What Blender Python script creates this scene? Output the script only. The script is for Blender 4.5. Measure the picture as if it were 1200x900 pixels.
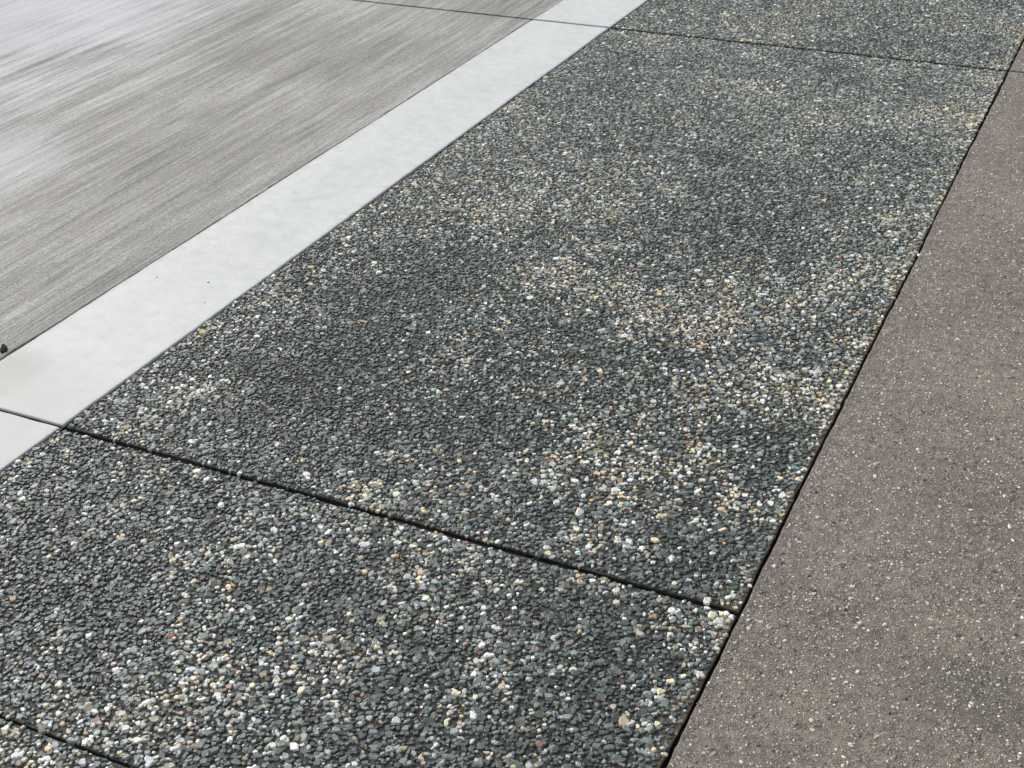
import bpy, math, random
import numpy as np
from mathutils import Matrix, Vector, Euler

# ------------------------------------------------------------------ scene, camera, sky, sun
for o in list(bpy.data.objects):
    bpy.data.objects.remove(o)
scene = bpy.context.scene
COL = scene.collection
random.seed(7)
rng = np.random.default_rng(11)

CAM_H = 1.6
cam_d = bpy.data.cameras.new('camera')
cam_d.sensor_width = 36.0
cam_d.lens = 1583.43 / 1200 * 36.0
cam_d.clip_start = 0.05
cam_d.clip_end = 2000
cam = bpy.data.objects.new('camera', cam_d)
cam.location = (0, 0, CAM_H)
cam.rotation_euler = (1.030215, 0.0266992, 0.4439895)
COL.objects.link(cam)
scene.camera = cam

SUN_EL = math.radians(28)
SUN_AZ = math.radians(-72)          # measured from +Y towards +X: ahead and to the left
world = bpy.data.worlds.new('World')
scene.world = world
world.use_nodes = True
wn, wl = world.node_tree.nodes, world.node_tree.links
sky = wn.new('ShaderNodeTexSky')
sky.sky_type = 'NISHITA'
sky.sun_disc = False
sky.sun_elevation = SUN_EL
sky.sun_rotation = SUN_AZ
sky.air_density = 1.0
sky.dust_density = 3.0
sky.ozone_density = 1.0
hs = wn.new('ShaderNodeHueSaturation')
hs.inputs['Saturation'].default_value = 0.30      # thin overcast: nearly white sky
wl.new(sky.outputs[0], hs.inputs['Color'])
bg = wn['Background']
bg.inputs['Strength'].default_value = 0.12
wl.new(hs.outputs[0], bg.inputs['Color'])

sun_d = bpy.data.lights.new('sun', 'SUN')
sun_d.energy = 1.1
sun_d.angle = math.radians(28)
sun_d.color = (1.0, 0.995, 0.985)
sun = bpy.data.objects.new('sun', sun_d)
sd = Vector((math.sin(SUN_AZ) * math.cos(SUN_EL), math.cos(SUN_AZ) * math.cos(SUN_EL), math.sin(SUN_EL)))
sun.rotation_euler = sd.to_track_quat('Z', 'Y').to_euler()
COL.objects.link(sun)

vs = scene.view_settings
vs.view_transform = 'Standard'
vs.look = 'None'
vs.gamma = 1.0
vs.use_curve_mapping = False
vs.exposure = 0.75

# ------------------------------------------------------------------ node helper
class Mat:
    def __init__(self, name, rough=0.6, spec=0.5):
        self.m = bpy.data.materials.new(name)
        self.m.use_nodes = True
        self.nt = self.m.node_tree
        self.b = self.nt.nodes['Principled BSDF']
        self.b.inputs['Roughness'].default_value = rough
        self.b.inputs['Specular IOR Level'].default_value = spec
        self.pos = self.nt.nodes.new('ShaderNodeNewGeometry').outputs['Position']

    def put(self, sock, v):
        if isinstance(v, bpy.types.NodeSocket):
            self.nt.links.new(v, sock)
        elif isinstance(v, (tuple, list)) and len(v) == 3 and len(sock.default_value) == 4:
            sock.default_value = (*v, 1)
        else:
            sock.default_value = v

    def math(self, op, a, b=0.0, c=None, clamp=False):
        n = self.nt.nodes.new('ShaderNodeMath')
        n.operation = op
        n.use_clamp = clamp
        self.put(n.inputs[0], a)
        self.put(n.inputs[1], b)
        if c is not None:
            self.put(n.inputs[2], c)
        return n.outputs[0]

    def mapped(self, scale, rotz=0.0, vec=None):
        n = self.nt.nodes.new('ShaderNodeMapping')
        self.put(n.inputs['Vector'], vec or self.pos)
        n.inputs['Rotation'].default_value = (0, 0, rotz)
        n.inputs['Scale'].default_value = scale if isinstance(scale, tuple) else (scale,) * 3
        return n.outputs[0]

    def noise(self, vec, scale=1.0, detail=3.0, rough=0.55, lo=0.3, hi=0.7):
        n = self.nt.nodes.new('ShaderNodeTexNoise')
        self.put(n.inputs['Vector'], vec)
        n.inputs['Scale'].default_value = scale
        n.inputs['Detail'].default_value = detail
        n.inputs['Roughness'].default_value = rough
        return self.remap(n.outputs['Fac'], lo, hi)

    def remap(self, v, lo, hi, a=0.0, b=1.0, smooth=False):
        n = self.nt.nodes.new('ShaderNodeMapRange')
        if smooth:
            n.interpolation_type = 'SMOOTHSTEP'
        self.put(n.inputs['Value'], v)
        for k, x in (('From Min', lo), ('From Max', hi), ('To Min', a), ('To Max', b)):
            n.inputs[k].default_value = x
        return n.outputs[0]

    def voro(self, vec, scale, feature='F1', out='Distance'):
        n = self.nt.nodes.new('ShaderNodeTexVoronoi')
        n.feature = feature
        self.put(n.inputs['Vector'], vec)
        n.inputs['Scale'].default_value = scale
        return n.outputs[out]

    def mix(self, f, a, b, mode='MIX'):
        n = self.nt.nodes.new('ShaderNodeMix')
        n.data_type = 'RGBA'
        n.blend_type = mode
        self.put(n.inputs[0], f)
        self.put(n.inputs[6], a)
        self.put(n.inputs[7], b)
        return n.outputs[2]

    def ramp(self, v, stops):
        n = self.nt.nodes.new('ShaderNodeValToRGB')
        cr = n.color_ramp
        while len(cr.elements) < len(stops):
            cr.elements.new(0.5)
        for e, (p, c) in zip(cr.elements, stops):
            e.position = p
            e.color = (*c, 1)
        self.put(n.inputs[0], v)
        return n.outputs[0]

    def xyz(self, vec=None):
        n = self.nt.nodes.new('ShaderNodeSeparateXYZ')
        self.put(n.inputs[0], vec or self.pos)
        return n.outputs

    def attr(self, name):
        n = self.nt.nodes.new('ShaderNodeAttribute')
        n.attribute_name = name
        return n.outputs['Color']

    def bump(self, hgt, dist=0.002, strength=1.0, prev=None):
        n = self.nt.nodes.new('ShaderNodeBump')
        n.inputs['Distance'].default_value = dist
        n.inputs['Strength'].default_value = strength
        self.put(n.inputs['Height'], hgt)
        if prev:
            self.put(n.inputs['Normal'], prev)
        return n.outputs[0]

    def color(self, c):
        self.put(self.b.inputs['Base Color'], c)

    def normal(self, n):
        self.put(self.b.inputs['Normal'], n)

    def rough(self, r):
        self.put(self.b.inputs['Roughness'], r)


def blob(m, cx, cy, rx, ry):
    """soft round mask with its own place on the paving"""
    x, y, _ = m.xyz()
    dx = m.math('DIVIDE', m.math('SUBTRACT', x, cx), rx)
    dy = m.math('DIVIDE', m.math('SUBTRACT', y, cy), ry)
    d = m.math('ADD', m.math('MULTIPLY', dx, dx), m.math('MULTIPLY', dy, dy))
    return d


# ------------------------------------------------------------------ materials
XA, XB, XC = -2.376, -2.028, -0.470          # road | band | pebbles | sandy paving
def mat_road():
    m = Mat('broomed_concrete', 0.78, 0.35)
    r = math.radians(3.0)
    x, y, _ = m.xyz()
    s1 = m.noise(m.mapped((9, 0.55, 1), r), 1, 3, 0.6, 0.28, 0.72)
    s2 = m.noise(m.mapped((30, 1.3, 1), r), 1, 4, 0.7, 0.28, 0.72)
    s3 = m.noise(m.mapped((100, 2.4, 1), r), 1, 3, 0.8, 0.34, 0.66)
    g = m.noise(m.mapped((210, 110, 1), r), 1, 3, 0.8, 0.32, 0.68)
    cl = m.noise(m.mapped(1.3), 1, 3, 0.6, 0.3, 0.7)
    br = m.noise(m.mapped((90, 40, 1), r), 1, 4, 0.85, 0.34, 0.66)      # the strokes break up into stipple
    v = m.math('MULTIPLY', s1, 0.12)
    v = m.math('MULTIPLY_ADD', s2, 0.21, v)
    v = m.math('MULTIPLY_ADD', s3, 0.13, v)
    v = m.math('MULTIPLY_ADD', g, 0.24, v)
    v = m.math('MULTIPLY_ADD', br, 0.15, v)
    v = m.math('MULTIPLY_ADD', cl, 0.13, v)
    base = m.ramp(v, [(0.28, (0.13, 0.127, 0.117)), (0.5, (0.32, 0.312, 0.289)), (0.73, (0.60, 0.585, 0.545))])
    warm = m.noise(m.mapped((5, 1.2, 1), r), 1.7, 2, 0.5, 0.45, 0.7)
    base = m.mix(m.math('MULTIPLY', warm, 0.22), base, (0.28, 0.255, 0.225))
    ln = m.noise(m.mapped((130, 3.2, 1), r), 1, 3, 0.8, 0.38, 0.47)      # thin dark scratches left by the broom
    base = m.mix(m.math('MULTIPLY', m.math('SUBTRACT', 1.0, ln), 0.42), base, (0.09, 0.089, 0.083))
    # pale cement film with sky sheen painted in, brushed along the broom strokes
    w = m.math('MULTIPLY_ADD', s1, 0.45, m.math('MULTIPLY_ADD', s2, 0.5, m.math('MULTIPLY', s3, 0.35)))
    w = m.math('MULTIPLY_ADD', cl, 0.35, w)
    edge = m.remap(x, -2.9, -4.7, -0.75, 0.8)
    f1 = m.remap(m.math('ADD', w, edge), 0.5, 1.35, 0, 0.85, True)
    d2 = blob(m, -3.42, 3.02, 0.42, 0.42)
    f2 = m.remap(m.math('SUBTRACT', m.math('MULTIPLY', w, 0.9), d2), -0.1, 0.9, 0, 0.7, True)
    f = m.math('MAXIMUM', f1, f2)
    base = m.mix(f, base, m.ramp(v, [(0.25, (0.36, 0.365, 0.38)), (0.6, (0.56, 0.57, 0.59))]))
    pits = m.voro(m.mapped((1, 0.7, 1)), 60)
    pm = m.remap(pits, 0.06, 0.12, 1, 0)
    pk = m.noise(m.mapped(9), 1, 2, 0.5, 0.55, 0.7)
    base = m.mix(m.math('MULTIPLY', m.math('MULTIPLY', pm, pk), 0.6), base, (0.07, 0.065, 0.06))
    m.color(base)
    hgt = m.math('ADD', m.math('MULTIPLY', s3, 0.8), m.math('MULTIPLY', g, 0.5))
    m.normal(m.bump(hgt, 0.0012, 0.8))
    return m.m


def mat_band():
    m = Mat('smooth_pale_concrete', 0.6, 0.5)
    n1 = m.noise(m.mapped((3, 1.5, 1)), 1.6, 4, 0.6, 0.3, 0.7)
    n2 = m.noise(m.mapped(22), 1, 4, 0.65, 0.3, 0.7)
    n3 = m.noise(m.mapped(260), 1, 2, 0.6, 0.3, 0.7)
    v = m.math('MULTIPLY_ADD', n1, 0.25, m.math('MULTIPLY_ADD', n2, 0.4, m.math('MULTIPLY', n3, 0.35)))
    c = m.ramp(v, [(0.15, (0.46, 0.472, 0.463)), (0.5, (0.575, 0.586, 0.573)), (0.85, (0.66, 0.67, 0.657))])
    # brown-grey smear beside the road joint and grime at the near end
    d = blob(m, -2.32, 1.96, 0.10, 0.13)
    f = m.remap(m.math('ADD', d, m.math('MULTIPLY', n2, -0.8)), -0.3, 0.9, 0.42, 0, True)
    c = m.mix(f, c, (0.27, 0.25, 0.225))
    d = blob(m, -2.25, 1.75, 0.30, 0.34)
    f = m.remap(m.math('ADD', d, m.math('MULTIPLY', n1, -0.9)), -0.3, 1.0, 0.5, 0, True)
    c = m.mix(f, c, (0.46, 0.45, 0.42))
    # grime that gathers along both joints
    x, y, _ = m.xyz()
    e = m.math('MINIMUM', m.math('SUBTRACT', x, -2.372), m.math('SUBTRACT', -2.032, x))
    f = m.remap(m.math('ADD', e, m.math('MULTIPLY', n2, 0.014)), 0.0, 0.024, 0.5, 0)
    c = m.mix(f, c, (0.38, 0.38, 0.365))
    pits = m.remap(m.voro(m.mapped(1), 34), 0.035, 0.09, 1, 0)
    pk = m.noise(m.mapped(7), 1, 2, 0.5, 0.46, 0.62)
    c = m.mix(m.math('MULTIPLY', m.math('MULTIPLY', pits, pk), 0.75), c, (0.12, 0.12, 0.115))
    m.color(c)
    m.rough(m.remap(n2, 0, 1, 0.55, 0.7))
    m.normal(m.bump(n3, 0.0005, 0.4))
    return m.m


def mat_sandy():
    m = Mat('sandy_brown_concrete', 0.62, 0.5)
    n1 = m.noise(m.mapped(2.4), 1, 4, 0.6, 0.3, 0.7)
    n2 = m.noise(m.mapped(45), 1, 4, 0.7, 0.3, 0.7)
    n3 = m.noise(m.mapped(420), 1, 3, 0.7, 0.3, 0.7)
    v = m.math('MULTIPLY_ADD', n1, 0.16, m.math('MULTIPLY_ADD', n2, 0.36, m.math('MULTIPLY', n3, 0.46)))
    c = m.ramp(v, [(0.25, (0.057, 0.046, 0.034)), (0.5, (0.20, 0.173, 0.136)), (0.75, (0.38, 0.335, 0.268))])
    rosy = m.noise(m.mapped(5.5), 1, 3, 0.6, 0.45, 0.75)
    c = m.mix(m.math('MULTIPLY', rosy, 0.4), c, (0.20, 0.165, 0.145))
    # coloured sand grains
    vc = m.voro(m.mapped(1), 260, out='Color')
    vd = m.voro(m.mapped(1), 260)
    sel = m.xyz(vc)[0]
    c = m.mix(m.math('MULTIPLY', m.remap(sel, 0.70, 0.85, 0, 0.8), m.remap(vd, 0.3, 0.45, 1, 0)), c, (0.42, 0.39, 0.34))
    c = m.mix(m.math('MULTIPLY', m.remap(sel, 0.28, 0.14, 0, 0.85), m.remap(vd, 0.3, 0.5, 1, 0)), c, (0.035, 0.031, 0.028))
    # damp dark blotch to the right
    d = blob(m, -0.03, 1.80, 0.15, 0.10)
    f = m.remap(m.math('ADD', d, m.math('MULTIPLY', n2, -0.9)), -0.4, 0.9, 0.45, 0, True)
    c = m.mix(m.math('MULTIPLY', f, 0.6), c, (0.06, 0.054, 0.047))
    # earth washed out along the joint
    x, y, _ = m.xyz()
    e = m.math('ADD', m.math('SUBTRACT', x, XC), m.math('MULTIPLY', n2, 0.03))
    c = m.mix(m.remap(e, 0.012, 0.05, 0.45, 0), c, (0.10, 0.08, 0.058))
    m.color(c)
    hgt = m.math('MULTIPLY_ADD', m.remap(vd, 0, 0.6, 1, 0), 0.7, n3)
    m.normal(m.bump(hgt, 0.0016, 0.9))
    return m.m


def mat_matrix():
    """cement between the pebbles; past the reach of the modelled pebbles a stone pattern takes over"""
    m = Mat('pebble_matrix', 0.75, 0.4)
    n2 = m.noise(m.mapped(120), 1, 3, 0.7, 0.3, 0.7)
    n1 = m.noise(m.mapped(3), 1, 3, 0.6, 0.35, 0.7)
    c = m.ramp(n2, [(0.1, (0.012, 0.013, 0.012)), (0.9, (0.055, 0.055, 0.049))])
    c = m.mix(m.math('MULTIPLY', n1, 0.25), c, (0.12, 0.10, 0.075))
    x, y, _ = m.xyz()
    e = m.math('ADD', m.math('SUBTRACT', XC, x), m.math('MULTIPLY', n1, 0.02))
    c = m.mix(m.remap(e, 0.01, 0.05, 0.7, 0), c, (0.15, 0.115, 0.075))      # tan earth at the joint
    vc = m.voro(m.mapped(1), 95, out='Color')
    vd = m.voro(m.mapped(1), 95)
    st = m.ramp(m.xyz(vc)[1], [(0.0, (0.04, 0.047, 0.045)), (0.6, (0.1, 0.108, 0.103)), (0.85, (0.2, 0.195, 0.18)), (1.0, (0.5, 0.46, 0.38))])
    st = m.mix(m.remap(vd, 0.4, 0.65, 0, 1), st, (0.02, 0.02, 0.02))
    out = m.math('MAXIMUM', m.remap(y, 6.70, 6.72), m.remap(y, 0.66, 0.64))
    m.color(m.mix(out, c, st))
    m.normal(m.bump(m.math('ADD', n2, m.math('MULTIPLY', m.remap(vd, 0, 0.6, 1, 0), out)), 0.0025, 0.8))
    return m.m


def mat_stone(name, by_object):
    m = Mat(name, 0.35, 0.75)
    if by_object:
        n = m.nt.nodes.new('ShaderNodeObjectInfo')
        c = n.outputs['Color']
    else:
        c = m.attr('stone_color')
    g = m.noise(m.mapped(650), 1, 3, 0.65, 0.25, 0.75)
    gg = m.remap(g, 0, 1, 0.62, 1.38)
    c = m.mix(1.0, c, gg, 'MULTIPLY')
    m.color(c)
    m.rough(m.remap(m.noise(m.mapped(90), 1, 1), 0, 1, 0.38, 0.62))
    m.normal(m.bump(g, 0.0007, 0.6))
    return m.m


def mat_plain(name, col, rough=0.8, scale=90, spec=0.3):
    m = Mat(name, rough, spec)
    n = m.noise(m.mapped(scale), 1, 3)
    m.color(m.mix(n, tuple(c * 0.6 for c in col), tuple(min(1, c * 1.4) for c in col)))
    m.normal(m.bump(n, 0.002, 0.6))
    return m.m


M_ROAD, M_BAND, M_SAND, M_MATRIX = mat_road(), mat_band(), mat_sandy(), mat_matrix()
M_STONE, M_STONE_OBJ = mat_stone('pebble_stone', False), mat_stone('single_pebble_stone', True)
M_JOINT = mat_plain('black_joint_sealant', (0.007, 0.007, 0.007), 0.95, spec=0.08)
M_JOINT_GREY = mat_plain('dusty_joint', (0.06, 0.057, 0.053), 0.9)
M_BASE = mat_plain('gravel_base', (0.05, 0.047, 0.043), 0.95)
M_GROUND = mat_plain('far_ground', (0.22, 0.21, 0.19), 0.9, 6)
M_LUMP = mat_plain('dark_sealant_lump', (0.012, 0.012, 0.014), 0.9, 200, spec=0.1)

# ------------------------------------------------------------------ mesh helpers
def h1(i, seed):
    x = (i.astype(np.int64) * 374761393 + seed * 668265263) & 0xFFFFFFFF
    x = ((x ^ (x >> 13)) * 1274126177) & 0xFFFFFFFF
    return ((x ^ (x >> 16)) & 0xFFFF) / 65535.0


def noise1(t, seed):
    i = np.floor(t).astype(np.int64)
    f = t - i
    f = f * f * (3 - 2 * f)
    return (h1(i, seed) * (1 - f) + h1(i + 1, seed) * f) * 2 - 1


def noise2(x, y, seed):
    ix, iy = np.floor(x).astype(np.int64), np.floor(y).astype(np.int64)
    fx, fy = x - ix, y - iy
    fx, fy = fx * fx * (3 - 2 * fx), fy * fy * (3 - 2 * fy)
    g = lambda a, b: h1(a * 7919 + b * 104729, seed)
    return ((g(ix, iy) * (1 - fx) + g(ix + 1, iy) * fx) * (1 - fy) + (g(ix, iy + 1) * (1 - fx) + g(ix + 1, iy + 1) * fx) * fy) * 2 - 1


def fbm2(x, y, seed):
    return noise2(x, y, seed) * 0.55 + noise2(x * 2.1, y * 2.1, seed + 1) * 0.3 + noise2(x * 4.3, y * 4.3, seed + 2) * 0.15


def wave(t, seed, big, small):
    return noise1(t / 0.42, seed) * big + noise1(t / 0.06, seed + 1) * small * 0.6 + noise1(t / 0.017, seed + 2) * small * 0.6


def new_mesh_obj(name, verts, faces, mat, parent=None, smooth=False):
    me = bpy.data.meshes.new(name)
    me.from_pydata([tuple(v) for v in verts], [], faces)
    me.materials.append(mat)
    if smooth:
        me.polygons.foreach_set('use_smooth', [True] * len(me.polygons))
    o = bpy.data.objects.new(name, me)
    COL.objects.link(o)
    o.parent = parent
    return o


def structure(name, x0, x1, y0, y1, z0, z1, mat, label, category):
    v = [(x, y, z) for z in (z0, z1) for x, y in ((x0, y0), (x1, y0), (x1, y1), (x0, y1))]
    f = [(3, 2, 1, 0), (4, 5, 6, 7), (0, 1, 5, 4), (1, 2, 6, 5), (2, 3, 7, 6), (3, 0, 4, 7)]
    o = new_mesh_obj(name, v, f, mat)
    o['kind'] = 'structure'
    o['label'] = label
    o['category'] = category
    return o


def slab(name, parent, xl, xr, yb, yt, ztop, mat, label=None, bevel=0.003, big=0.0015, small=0.0012,
         seeds=(1, 2, 3, 4), step=0.016, chips=(), bottom=-0.05):
    """a cast slab with slightly wandering, rounded edges; chips = (side, position, length, depth)"""
    def side(s, t):
        w = wave(t, seeds[s] * 10, big, small)
        for cs, cp, cl, cd in chips:
            if cs == s:
                w = w + cd * np.clip(1 - np.abs((t - cp) / cl), 0, 1) ** 0.7 * (1 if s in (0, 1) else -1)
        return w
    ny, nx = max(2, int((yt - yb) / step)), max(2, int((xr - xl) / step))
    ys, xs = np.linspace(yb, yt, ny), np.linspace(xl, xr, nx)
    def ring(ins):
        i = ins
        bot = np.stack([xs, yb + i + side(1, xs)], 1)
        right = np.stack([xr - i + side(2, ys), ys], 1)
        top = np.stack([xs[::-1], yt - i + side(3, xs[::-1])], 1)
        left = np.stack([xl + i + side(0, ys[::-1]), ys[::-1]], 1)
        c = 0.0022
        def corner(x, y, sx, sy):
            px = x + side(0 if sx > 0 else 2, np.array([y]))[0] + sx * i
            py = y + side(1 if sy > 0 else 3, np.array([x]))[0] + sy * i
            return px, py
        bl, br, tr, tl = corner(xl, yb, 1, 1), corner(xr, yb, -1, 1), corner(xr, yt, -1, -1), corner(xl, yt, 1, -1)
        pts = lambda *p: np.array(p)
        return np.concatenate([pts((bl[0] + c, bl[1])), bot[1:-1], pts((br[0] - c, br[1]), (br[0], br[1] + c)), right[1:-1],
                               pts((tr[0], tr[1] - c), (tr[0] - c, tr[1])), top[1:-1], pts((tl[0] + c, tl[1]), (tl[0], tl[1] - c)),
                               left[1:-1], pts((bl[0], bl[1] + c))])
    n = None
    V, F = [], []
    prof = [(0.0, bottom), (0.0, ztop - bevel), (bevel * 0.3, ztop - bevel * 0.3), (bevel, ztop)]
    for ins, z in prof:
        r = ring(ins)
        n = len(r)
        V += [(a, b, z) for a, b in r]
    for k in range(len(prof) - 1):
        for i in range(n):
            j = (i + 1) % n
            F.append((k * n + i, k * n + j, (k + 1) * n + j, (k + 1) * n + i))
    F.append(tuple(range(3 * n, 4 * n)))
    o = new_mesh_obj(name, V, F, mat, parent)
    if label:
        o['label'] = label
    return o, side


def joint(parent, p, q, w, ztop, mat, seed, dz=0.002):
    """sealant bead lying in a joint, uneven on top"""
    p, q = np.array(p, float), np.array(q, float)
    L = np.linalg.norm(q - p)
    d = (q - p) / L
    nrm = np.array([-d[1], d[0]])
    n = max(2, int(L / 0.02))
    t = np.linspace(0, L, n)
    z = ztop + noise1(t / 0.05, seed) * dz + noise1(t / 0.3, seed + 1) * dz
    V, F = [], []
    for i in range(n):
        c = p + d * t[i]
        for s, zz in ((-1, -0.049), (-1, z[i] - 0.001), (0, z[i]), (1, z[i] - 0.001), (1, -0.049)):
            a = c + nrm * s * w / 2
            V.append((a[0], a[1], zz))
    for i in range(n - 1):
        for k in range(4):
            F.append((i * 5 + k, i * 5 + k + 1, i * 5 + k + 6, i * 5 + k + 5))
    return new_mesh_obj('joint_sealant', V, F, mat, parent)


# ------------------------------------------------------------------ layout of the paving (metres)
Y3, Y2, Y1 = 1.095, 1.834, 5.096             # cross joints
Y0, Y9 = -1.43, 8.36
XL, XR = -8.4, 3.2
GA, GB, GC = 0.0042, 0.0056, 0.0068          # widths of the long joints

gr = 300.0
ground = new_mesh_obj('ground', [(-gr, -gr, -0.13), (gr, -gr, -0.13), (gr, gr, -0.13), (-gr, gr, -0.13)], [(0, 1, 2, 3)], M_GROUND)
ground['kind'] = 'structure'
ground['label'] = 'bare grey ground around and under the paving'
ground['category'] = 'ground'

road = structure('road', XL, XA - 0.001, Y0, Y9, -0.12, -0.055, M_BASE, 'grey broom-finished concrete roadway with streaks at upper left', 'road')
band = structure('paving_band', XA + 0.001, XB - 0.001, Y0, Y9, -0.12, -0.0555, M_BASE, 'narrow smooth pale concrete band between road and pebble paving', 'paving')
pebble_paving = structure('pebble_pavement', XB + 0.001, XC - 0.001, Y0, Y9, -0.12, -0.055, M_BASE, 'dark pebble-faced concrete paving with scattered tan and white stones', 'pavement')
sandy = structure('sandy_pavement', XC + 0.001, XR, Y0, Y9, -0.12, -0.0555, M_BASE, 'brown sandy concrete paving with fine pale specks at right', 'pavement')

rows = [(Y0, Y2), (Y2, Y1), (Y1, Y9)]
G = {Y0: 0.006, Y3: 0.0022, Y2: 0.0054, Y1: 0.0080, Y9: 0.006}    # half widths of the cross joints
for k, (a, b) in enumerate(rows):
    ch = ((2, 3.067, 0.03, 0.006), (2, 3.167, 0.02, 0.004), (2, 3.883, 0.022, 0.004), (2, 2.50, 0.03, 0.003), (2, 2.07, 0.03, 0.004)) if k == 1 else ()
    slab('slab', road, XL, XA - GA / 2, a + G[a], b - G[b], 0.0, M_ROAD,
         ['streaked grey slab nearest the viewer', 'large streaked grey slab with a whitish film and painted-in sheen at its left', 'streaked grey slab beyond the far cross joint'][k],
         bevel=0.002, big=0.003, small=0.0018, seeds=(31 + k, 41 + k, 51, 61 + k), chips=ch)
    slab('slab', band, XA + GA / 2, XB - GB / 2, a + G[a], b - G[b], 0.0005, M_BAND,
         ['pale slab at the near end with a brownish tint', 'long pale smooth slab', 'pale slab beyond the far cross joint'][k],
         bevel=0.003, big=0.002, small=0.0012, seeds=(71 + k, 41 + k, 81, 61 + k))
for k, (a, b) in enumerate([(Y0, Y1), (Y1, Y9)]):
    slab('slab', sandy, XC + GC / 2, XR, a + G[a], b - G[b], 0.0, M_SAND,
         ['brown sandy slab on the near side', 'brown sandy slab beyond the far cross joint'][k],
         bevel=0.003, big=0.002, small=0.0016, seeds=(91, 92 + k, 93, 94 + k))
ZM = -0.0033
peb_slabs = []
for k, (a, b) in enumerate([(Y0, Y3), (Y3, Y2), (Y2, Y1), (Y1, Y9)]):
    ga, gb = G[a], G[b]
    o, sd_ = slab('slab', pebble_paving, XB + GB / 2, XC - GC / 2, a + ga, b - gb, ZM, M_MATRIX,
                  ['tan and white pebbled slab at the lower left corner', 'dark pebbled slab in the foreground', 'large dark pebbled slab in the middle', 'pebbled slab beyond the far cross joint'][k],
                  bevel=0.002, big=0.002, small=0.0014, seeds=(111 + k, 121 + k, 131 + k, 141 + k))
    peb_slabs.append((o, sd_, XB + GB / 2, XC - GC / 2, a + ga, b - gb))

joint(road, (XA, Y0), (XA, Y9), GA + 0.004, -0.005, M_JOINT, 201)
joint(band, (XB, Y0), (XB, Y9), GB + 0.004, -0.006, M_JOINT, 202)
joint(sandy, (XC, Y0), (XC, Y9), GC + 0.004, -0.008, M_JOINT, 203)
for y in (Y2, Y1):
    joint(road, (XL, y), (XA - 0.006, y), 2 * G[y] + 0.006, -0.006, M_JOINT, 210 + int(y))
    joint(band, (XA + 0.006, y), (XB - 0.008, y), 2 * G[y] + 0.006, -0.006, M_JOINT, 220 + int(y))
    joint(pebble_paving, (XB + 0.008, y), (XC - 0.010, y), 2 * G[y] + 0.006, -0.008, M_JOINT, 230 + int(y))
joint(pebble_paving, (XB + 0.008, Y3), (XC - 0.010, Y3), 0.009, -0.010, M_JOINT, 240)
joint(sandy, (XC + 0.010, Y1), (XR, Y1), 2 * G[Y1] + 0.006, -0.006, M_JOINT, 250)

# ------------------------------------------------------------------ pebbles
LIGHT = [(-1.49, 1.6, 0.048, 0.8), (-1.38, 1.43, 0.059, 0.8), (-1.27, 1.33, 0.082, 1), (-1.21, 1.25, 0.06, 0.7), (-1.07, 1.47, 0.064, 1), (-0.8, 1.49, 0.043, 0.9), (-0.75, 1.39, 0.073, 0.7), (-1.1, 1.25, 0.042, 0.7), (-1.07, 1.88, 0.089, 0.5), (-0.8, 2.2, 0.108, 0.9), (-0.67, 2.45, 0.104, 0.7), (-0.92, 2.27, 0.101, 0.9), (-1.19, 2.87, 0.133, 0.8), (-1.36, 2.98, 0.088, 0.7), (-0.8, 2.91, 0.126, 0.9), (-0.95, 2.84, 0.11, 0.8), (-0.66, 2.65, 0.127, 0.9), (-0.51, 2.89, 0.12, 0.7), (-0.52, 2.59, 0.107, 0.8), (-0.63, 4.48, 0.148, 0.6), (-1.26, 1.85, 0.08, 0.7), (-0.52, 1.96, 0.051, 1), (-0.52, 1.82, 0.057, 0.9), (-1.84, 2.06, 0.062, 0.8), (-1.94, 1.95, 0.097, 0.4), (-0.64, 2.22, 0.094, 0.7), (-0.57, 3.21, 0.135, 0.6), (-0.77, 1.81, 0.036, 0.8), (-0.93, 1.7, 0.07, 0.4), (-1.06, 1.68, 0.091, 0.4), (-1.9, 2.4, 0.129, 0.4), (-1.77, 3.55, 0.272, 0.35), (-1.13, 2.46, 0.172, 0.3), (-0.67, 3.07, 0.131, 0.6), (-1.38, 1.0, 0.14, 1.2), (-0.55, 1.67, 0.044, 0.7), (-1.02, 1.23, 0.048, 0.6), (-0.62, 3.53, 0.23, 0.4), (-0.96, 4.54, 0.433, 0.3), (-1.6, 5.28, 0.409, 0.35), (-0.52, 2.17, 0.067, 0.6), (-0.8, 2.05, 0.137, 0.5), (-1.2, 1.94, 0.094, 0.5), (-1.54, 1.17, 0.036, 0.6), (-1.49, 3.38, 0.205, 0.35)]
DARK = [(-1.58, 2.18, 0.17, 0.8), (-1.72, 2.25, 0.149, 0.5), (-1.75, 1.49, 0.205, 0.7), (-0.74, 2.79, 0.105, 0.7), (-1.66, 2.76, 0.211, 0.6), (-0.59, 4.17, 0.205, 0.7), (-1.19, 2.6, 0.152, 0.4), (-0.61, 2.44, 0.102, 0.7), (-0.6, 1.98, 0.095, 0.7), (-1.45, 1.35, 0.137, 0.6), (-1.4, 1.23, 0.128, 0.5), (-0.92, 1.44, 0.106, 0.5), (-0.75, 1.68, 0.114, 0.5), (-0.59, 1.52, 0.118, 0.5), (-0.97, 3.39, 0.231, 0.5), (-0.86, 3.7, 0.25, 0.4), (-1.6, 1.8, 0.148, 0.4), (-1.75, 4.53, 0.289, 0.4), (-1.2, 3.85, 0.273, 0.3), (-1.14, 2.14, 0.126, 0.3), (-1.18, 1.57, 0.1, 0.5), (-1.6, 1.41, 0.125, 0.5), (-0.88, 1.31, 0.081, 0.6), (-0.61, 1.41, 0.079, 0.5), (-1.13, 4.82, 0.288, 0.4), (-1.58, 2.44, 0.187, 0.5), (-0.96, 1.95, 0.089, 0.4)]


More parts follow.
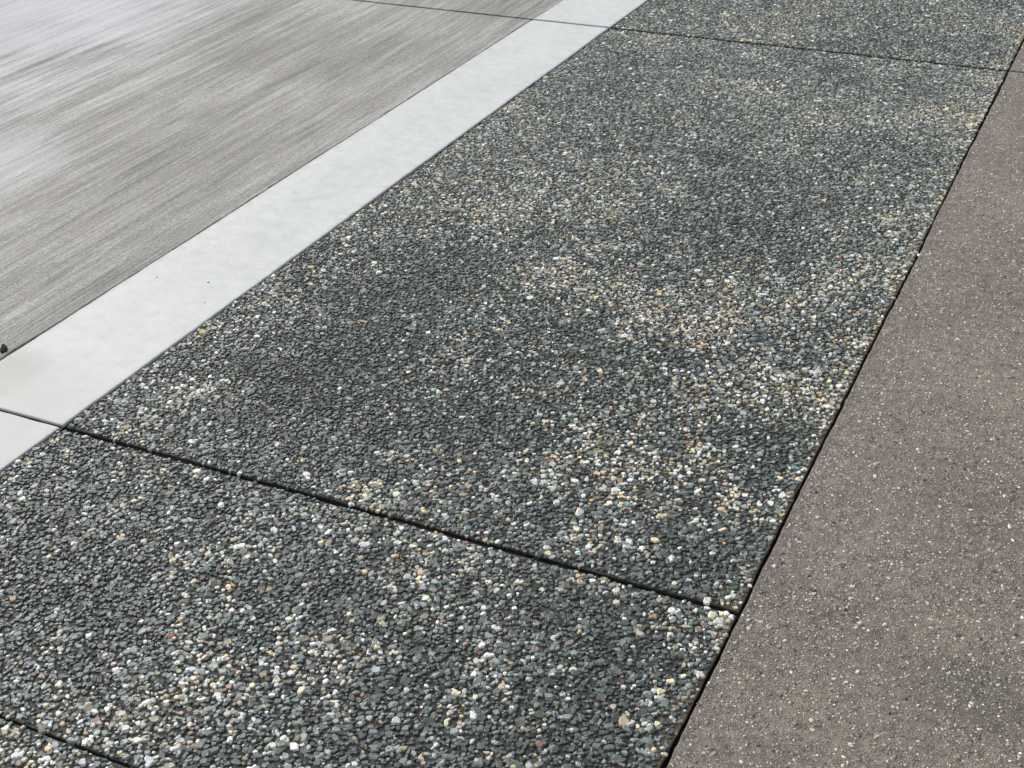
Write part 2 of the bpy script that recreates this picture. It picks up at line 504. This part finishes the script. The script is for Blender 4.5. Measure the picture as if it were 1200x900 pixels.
def stone_template(n, rings, r):
    """upper shell of a pebble, unit radius and height, irregular outline"""
    ang = (np.arange(n) + r.uniform(-0.28, 0.28, n)) / n * 2 * math.pi
    out = 1 + r.uniform(-0.3, 0.2, n)
    V = []
    for rr, zz, zj in rings:
        rad = out * rr * (1 + r.uniform(-0.07, 0.07, n))
        V += [(rad[i] * math.cos(ang[i]), rad[i] * math.sin(ang[i]), zz + r.uniform(-zj, zj)) for i in range(n)]
    F = []
    for k in range(len(rings) - 1):
        for i in range(n):
            j = (i + 1) % n
            F.append((k * n + i, k * n + j, (k + 1) * n + j, (k + 1) * n + i))
    F.append(tuple(range((len(rings) - 1) * n, len(rings) * n)))
    return np.array(V), F


HI = [stone_template(7, ((1.0, -1.0, 0), (0.98, 0.42, 0.16), (0.72, 0.9, 0.13)), rng) for _ in range(14)]
LO = [stone_template(6, ((1.0, -0.8, 0), (0.78, 0.88, 0.13)), rng) for _ in range(12)]
GRAIN = [stone_template(5, ((1.0, -0.4, 0), (0.62, 0.85, 0.15)), rng) for _ in range(8)]


def rot_mats(rz, tx, ty, sx, sy, sz):
    cz, sz_, cx, sx_, cy, sy_ = np.cos(rz), np.sin(rz), np.cos(tx), np.sin(tx), np.cos(ty), np.sin(ty)
    n = len(rz)
    Z = np.zeros((n, 3, 3)); X = np.zeros((n, 3, 3)); Y = np.zeros((n, 3, 3)); S = np.zeros((n, 3, 3))
    Z[:, 0, 0] = cz; Z[:, 0, 1] = -sz_; Z[:, 1, 0] = sz_; Z[:, 1, 1] = cz; Z[:, 2, 2] = 1
    X[:, 0, 0] = 1; X[:, 1, 1] = cx; X[:, 1, 2] = -sx_; X[:, 2, 1] = sx_; X[:, 2, 2] = cx
    Y[:, 1, 1] = 1; Y[:, 0, 0] = cy; Y[:, 0, 2] = sy_; Y[:, 2, 0] = -sy_; Y[:, 2, 2] = cy
    S[:, 0, 0] = sx; S[:, 1, 1] = sy; S[:, 2, 2] = sz
    return X @ Y @ Z @ S


def scatter_mesh(name, parent, templates, pos, mats, tid, cols, mat):
    """many small stones joined into one part"""
    VV, CC, LV, LS, LT = [], [], [], [], []
    vo = lo = 0
    for t, (tv, tf) in enumerate(templates):
        idx = np.nonzero(tid == t)[0]
        if not len(idx):
            continue
        v = np.einsum('nij,vj->nvi', mats[idx], tv) + pos[idx][:, None, :]
        nv = len(tv)
        VV.append(v.reshape(-1, 3))
        CC.append(np.repeat(cols[idx], nv, 0))
        loops = np.concatenate([np.array(f) for f in tf])
        sizes = np.array([len(f) for f in tf])
        base = vo + np.arange(len(idx))[:, None] * nv
        LV.append((base + loops[None]).ravel())
        starts = np.concatenate([[0], np.cumsum(sizes)[:-1]])
        LS.append((lo + np.arange(len(idx))[:, None] * len(loops) + starts[None]).ravel())
        LT.append(np.tile(sizes, len(idx)))
        vo += nv * len(idx)
        lo += len(loops) * len(idx)
    V, C, LV, LS, LT = map(np.concatenate, (VV, CC, LV, LS, LT))
    me = bpy.data.meshes.new(name)
    me.vertices.add(len(V)); me.loops.add(len(LV)); me.polygons.add(len(LS))
    me.vertices.foreach_set('co', V.astype(np.float32).ravel())
    me.loops.foreach_set('vertex_index', LV.astype(np.int32))
    me.polygons.foreach_set('loop_start', LS.astype(np.int32))
    me.polygons.foreach_set('use_smooth', np.zeros(len(LS), bool))
    a = me.attributes.new('stone_color', 'FLOAT_COLOR', 'POINT')
    a.data.foreach_set('color', np.concatenate([C, np.ones((len(C), 1))], 1).astype(np.float32).ravel())
    me.materials.append(mat)
    me.update(calc_edges=True)
    me.validate()
    o = bpy.data.objects.new(name, me)
    COL.objects.link(o)
    o.parent = parent
    o['kind'] = 'stuff'
    return o


def field(x, y):
    """how many pale stones lie here: about -1 (all dark) .. 1.5"""
    wx, wy = x + fbm2(x * 9, y * 9, 5) * 0.11, y + fbm2(x * 9, y * 9, 15) * 0.11
    f = fbm2(x * 5, y * 5, 25) * 0.45 + fbm2(x * 17, y * 17, 35) * 0.5 + noise2(x * 38, y * 38, 55) * 0.3
    for cx, cy, r, s in LIGHT:
        f = f + s * 0.74 * np.exp(-((wx - cx) ** 2 + (wy - cy) ** 2) / (r * r) * 0.8)
    for cx, cy, r, s in DARK:
        f = f - s * 0.7 * np.exp(-((wx - cx) ** 2 + (wy - cy) ** 2) / (r * r) * 1.1)
    f = f + 0.75 * np.exp(-(XC - x) / 0.04)
    return f


def pebble_colors(x, y):
    n = len(x)
    f = field(x, y)
    p_light = np.clip(0.062 + 0.23 * np.clip(f, 0, 1.2) + 0.05 * np.clip(f, -0.8, 0) + 0.03 * np.clip(f, -1, 0), 0.012, 0.5)
    p_grey = np.clip(0.2 + 0.28 * f + 0.60 * np.clip((y - 2.2) / 2.0, 0, 1), 0.05, 0.86)      # grey share rises with distance: sky sheen painted into the stone colours
    u = rng.random(n)
    v = rng.random(n)
    slate = np.array([(0.026, 0.035, 0.032), (0.042, 0.055, 0.050), (0.038, 0.056, 0.048), (0.065, 0.080, 0.074), (0.092, 0.108, 0.101), (0.060, 0.066, 0.062), (0.024, 0.028, 0.026), (0.12, 0.138, 0.13)])
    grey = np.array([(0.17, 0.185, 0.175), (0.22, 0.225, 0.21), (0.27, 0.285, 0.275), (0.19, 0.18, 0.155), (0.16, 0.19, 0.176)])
    pale = np.array([(0.62, 0.58, 0.50), (0.70, 0.69, 0.65), (0.50, 0.44, 0.33), (0.47, 0.36, 0.21), (0.58, 0.46, 0.27), (0.50, 0.38, 0.24), (0.42, 0.41, 0.38), (0.56, 0.45, 0.39), (0.66, 0.62, 0.55), (0.48, 0.47, 0.44)])
    odd = np.array([(0.30, 0.14, 0.075), (0.55, 0.36, 0.11), (0.08, 0.17, 0.15), (0.23, 0.12, 0.10), (0.34, 0.23, 0.11)])
    pick = lambda pal: pal[rng.integers(0, len(pal), n)]
    c = pick(slate)
    brown = np.array([(0.17, 0.14, 0.10), (0.24, 0.20, 0.145), (0.12, 0.10, 0.075), (0.21, 0.195, 0.17), (0.30, 0.26, 0.20)])
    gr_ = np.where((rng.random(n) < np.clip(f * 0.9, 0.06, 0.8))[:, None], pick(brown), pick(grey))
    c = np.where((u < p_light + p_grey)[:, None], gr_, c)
    c = c * np.array((0.96, 1.02, 0.99))
    c = np.where((u < p_light)[:, None], pick(pale) * 1.2, c)
    c = np.where((v < 0.004 + 0.012 * np.clip(f, 0, 1.5))[:, None], pick(odd), c)
    c = c * np.exp(rng.normal(0, 0.42, n))[:, None]
    # broad drift of the batch: browner where the pale stones gather
    c = c * 1.1
    return np.clip(c * (1 + 0.26 * np.clip(f, -1, 1.0))[:, None], 0.008, 0.82)


def hexgrid(x0, x1, y0, y1, sp, jit):
    xs = np.arange(x0, x1, sp)
    ys = np.arange(y0, y1, sp * 0.866)
    X, Y = np.meshgrid(xs, ys)
    X = X + (np.arange(len(ys)) % 2)[:, None] * sp / 2
    X = X + rng.uniform(-jit, jit, X.shape) * sp
    Y = Y + rng.uniform(-jit, jit, Y.shape) * sp
    return X.ravel(), Y.ravel()


CAM_M = (Matrix.Translation(cam.location) @ cam.rotation_euler.to_matrix().to_4x4()).inverted()
CM = np.array(CAM_M)


def seen(x, y):
    P = np.stack([x, y, np.zeros_like(x), np.ones_like(x)], 1) @ CM.T
    d = -P[:, 2]
    u, v = P[:, 0] / d * 1583.43, P[:, 1] / d * 1583.43
    return d, (d > 0.1) & (np.abs(u) < 594) & (np.abs(v) < 444)


batches = []
for k, (sl, side, xl, xr, yb, yt) in enumerate(peb_slabs):
    lo_y, hi_y = max(yb, 0.66), min(yt, 6.70)
    x, y = hexgrid(xl, xr, lo_y, hi_y, 0.0104 if k == 3 else 0.0093, 0.5)
    n = len(x)
    a = np.clip(0.0056 * np.exp(rng.normal(0, 0.36, n)), 0.0028, 0.0125)
    b = a * rng.uniform(0.52, 0.95, n)
    m = 0.45 * np.sqrt(a * b)
    ok = (x > xl + side(0, y) + m) & (x < xr + side(2, y) - m) & (y > yb + side(1, x) + m) & (y < yt + side(3, x) - m)
    ok &= (y > lo_y) & (y < hi_y)
    x, y, a, b = x[ok], y[ok], a[ok], b[ok]
    n = len(x)
    c = np.sqrt(a * b) * rng.uniform(0.36, 0.62, n)
    z = -0.0006 - c * 0.88 + rng.normal(0, 0.0005, n)      # tops worn to about one level
    tilt = 0.13
    R = rot_mats(rng.uniform(0, 2 * math.pi, n), rng.normal(0, tilt, n), rng.normal(0, tilt, n), a, b, c)
    pos = np.stack([x, y, z], 1)
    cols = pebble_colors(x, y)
    # the few oddly coloured stones that catch the eye
    for sx, sy, sc in ((-1.349, 1.534, (0.60, 0.33, 0.08)), (-1.371, 1.519, (0.05, 0.17, 0.15)), (-1.369, 1.371, (0.32, 0.11, 0.07)), (-1.045, 1.463, (0.62, 0.50, 0.12))):
        if yb < sy < yt:
            cols[np.argmin((x - sx) ** 2 + (y - sy) ** 2)] = sc
    d, vis = seen(x, y)
    batches.append(dict(slab=sl, k=k, pos=pos, R=R, cols=cols, near=y < 2.1, size=np.where(vis, np.sqrt(a * b) / d, 0), n=n))

allsize = np.concatenate([q['size'] for q in batches])
cut = np.sort(allsize)[-300]
PEB_MESH = []
for tv, tf in HI:
    me = bpy.data.meshes.new('pebble')
    me.from_pydata([tuple(v) for v in tv], [], tf)
    me.materials.append(M_STONE_OBJ)
    PEB_MESH.append(me)
for q in batches:
    single = q['size'] >= cut
    for i in np.nonzero(single)[0]:
        o = bpy.data.objects.new('pebble', PEB_MESH[int(rng.integers(0, len(PEB_MESH)))])
        M4 = Matrix([[*q['R'][i][r], q['pos'][i][r]] for r in range(3)] + [[0, 0, 0, 1]])
        COL.objects.link(o)
        o.parent = q['slab']
        o.matrix_basis = M4
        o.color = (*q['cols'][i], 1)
    hi = q['near'] & ~single
    lo = ~q['near']
    tid = rng.integers(0, 12, q['n'])
    for sel, T in ((hi, HI), (lo, LO)):
        if sel.any():
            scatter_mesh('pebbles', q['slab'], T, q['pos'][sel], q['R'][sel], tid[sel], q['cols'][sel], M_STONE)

# ------------------------------------------------------------------ pale grains standing proud in the sandy paving
s_slabs = [o for o in sandy.children if o.name.startswith('slab')]
for k, o in enumerate(s_slabs):
    y0, y1 = ((0.9, Y1 - 0.012), (Y1 + 0.012, 5.9))[k]
    x, y = hexgrid(XC + 0.010, 0.55, y0, y1, 0.0066, 0.5)
    keep = (rng.random(len(x)) < 0.72 + 0.3 * fbm2(x * 7, y * 7, 44)) & (x < 0.26 - 0.132 * (y - 1.66))
    x, y = x[keep], y[keep]
    n = len(x)
    a = np.clip(0.0024 * np.exp(rng.normal(0, 0.4, n)), 0.0011, 0.007)
    R = rot_mats(rng.uniform(0, 6.28, n), rng.normal(0, 0.2, n), rng.normal(0, 0.2, n), a, a * rng.uniform(0.6, 1, n), a * rng.uniform(0.2, 0.4, n))
    pal = np.array([(0.60, 0.56, 0.49), (0.45, 0.41, 0.35), (0.33, 0.30, 0.26), (0.24, 0.215, 0.19), (0.19, 0.165, 0.145), (0.26, 0.20, 0.175), (0.70, 0.68, 0.63), (0.05, 0.046, 0.042), (0.09, 0.085, 0.08), (0.31, 0.29, 0.26)])
    cols = np.array((1.03, 0.99, 0.92)) * pal[rng.choice(len(pal), n, p=(0.12, 0.15, 0.16, 0.16, 0.10, 0.09, 0.05, 0.04, 0.05, 0.08))] * np.exp(rng.normal(0, 0.15, n))[:, None]
    scatter_mesh('sand_grains', o, GRAIN, np.stack([x, y, np.full(n, -0.0002)], 1), R, rng.integers(0, 8, n), np.clip(cols, 0.01, 0.8), M_STONE)

# ------------------------------------------------------------------ specks of grit on the pale band, lump at the joint
b_slab = [o for o in band.children if o.name.startswith('slab')][1]
for x, y, s in ((-2.305, 2.521, 0.0034), (-2.157, 2.549, 0.0036), (-2.094, 2.448, 0.003), (-2.23, 2.30, 0.0016), (-2.28, 3.15, 0.0022), (-2.13, 3.5, 0.002)):
    o = bpy.data.objects.new('grit', PEB_MESH[random.randrange(14)])
    o.matrix_basis = Matrix.Translation((x, y, 0.0005)) @ Matrix.Rotation(random.random() * 6, 4, 'Z') @ Matrix.Diagonal((s, s * 0.7, s * 0.4, 1))
    o.color = (0.05, 0.05, 0.047, 1)
    o.parent = b_slab
    COL.objects.link(o)

V, F = [], []
nu, nv = 14, 6
for j in range(nv + 1):
    el = j / nv * math.pi / 2
    for i in range(nu):
        az = i / nu * 2 * math.pi
        w = 1 + 0.16 * math.sin(3 * az + 1) * math.cos(el) + 0.08 * math.sin(5 * az + 2 * el)
        V.append((0.024 * w * math.cos(az) * math.cos(el) ** 0.8, 0.009 * w * math.sin(az) * math.cos(el) ** 0.8, 0.003 * w * math.sin(el)))
for j in range(nv):
    for i in range(nu):
        F.append((j * nu + i, j * nu + (i + 1) % nu, (j + 1) * nu + (i + 1) % nu, (j + 1) * nu + i))
lump = new_mesh_obj('sealant_lump', V, F, M_LUMP, smooth=True)
lump.location = (-2.407, 2.054, 0.0006)
lump.rotation_euler = (0, 0, math.radians(133))
lump['label'] = 'small dark lump on the grey road beside the pale band at the left edge'
lump['category'] = 'debris'
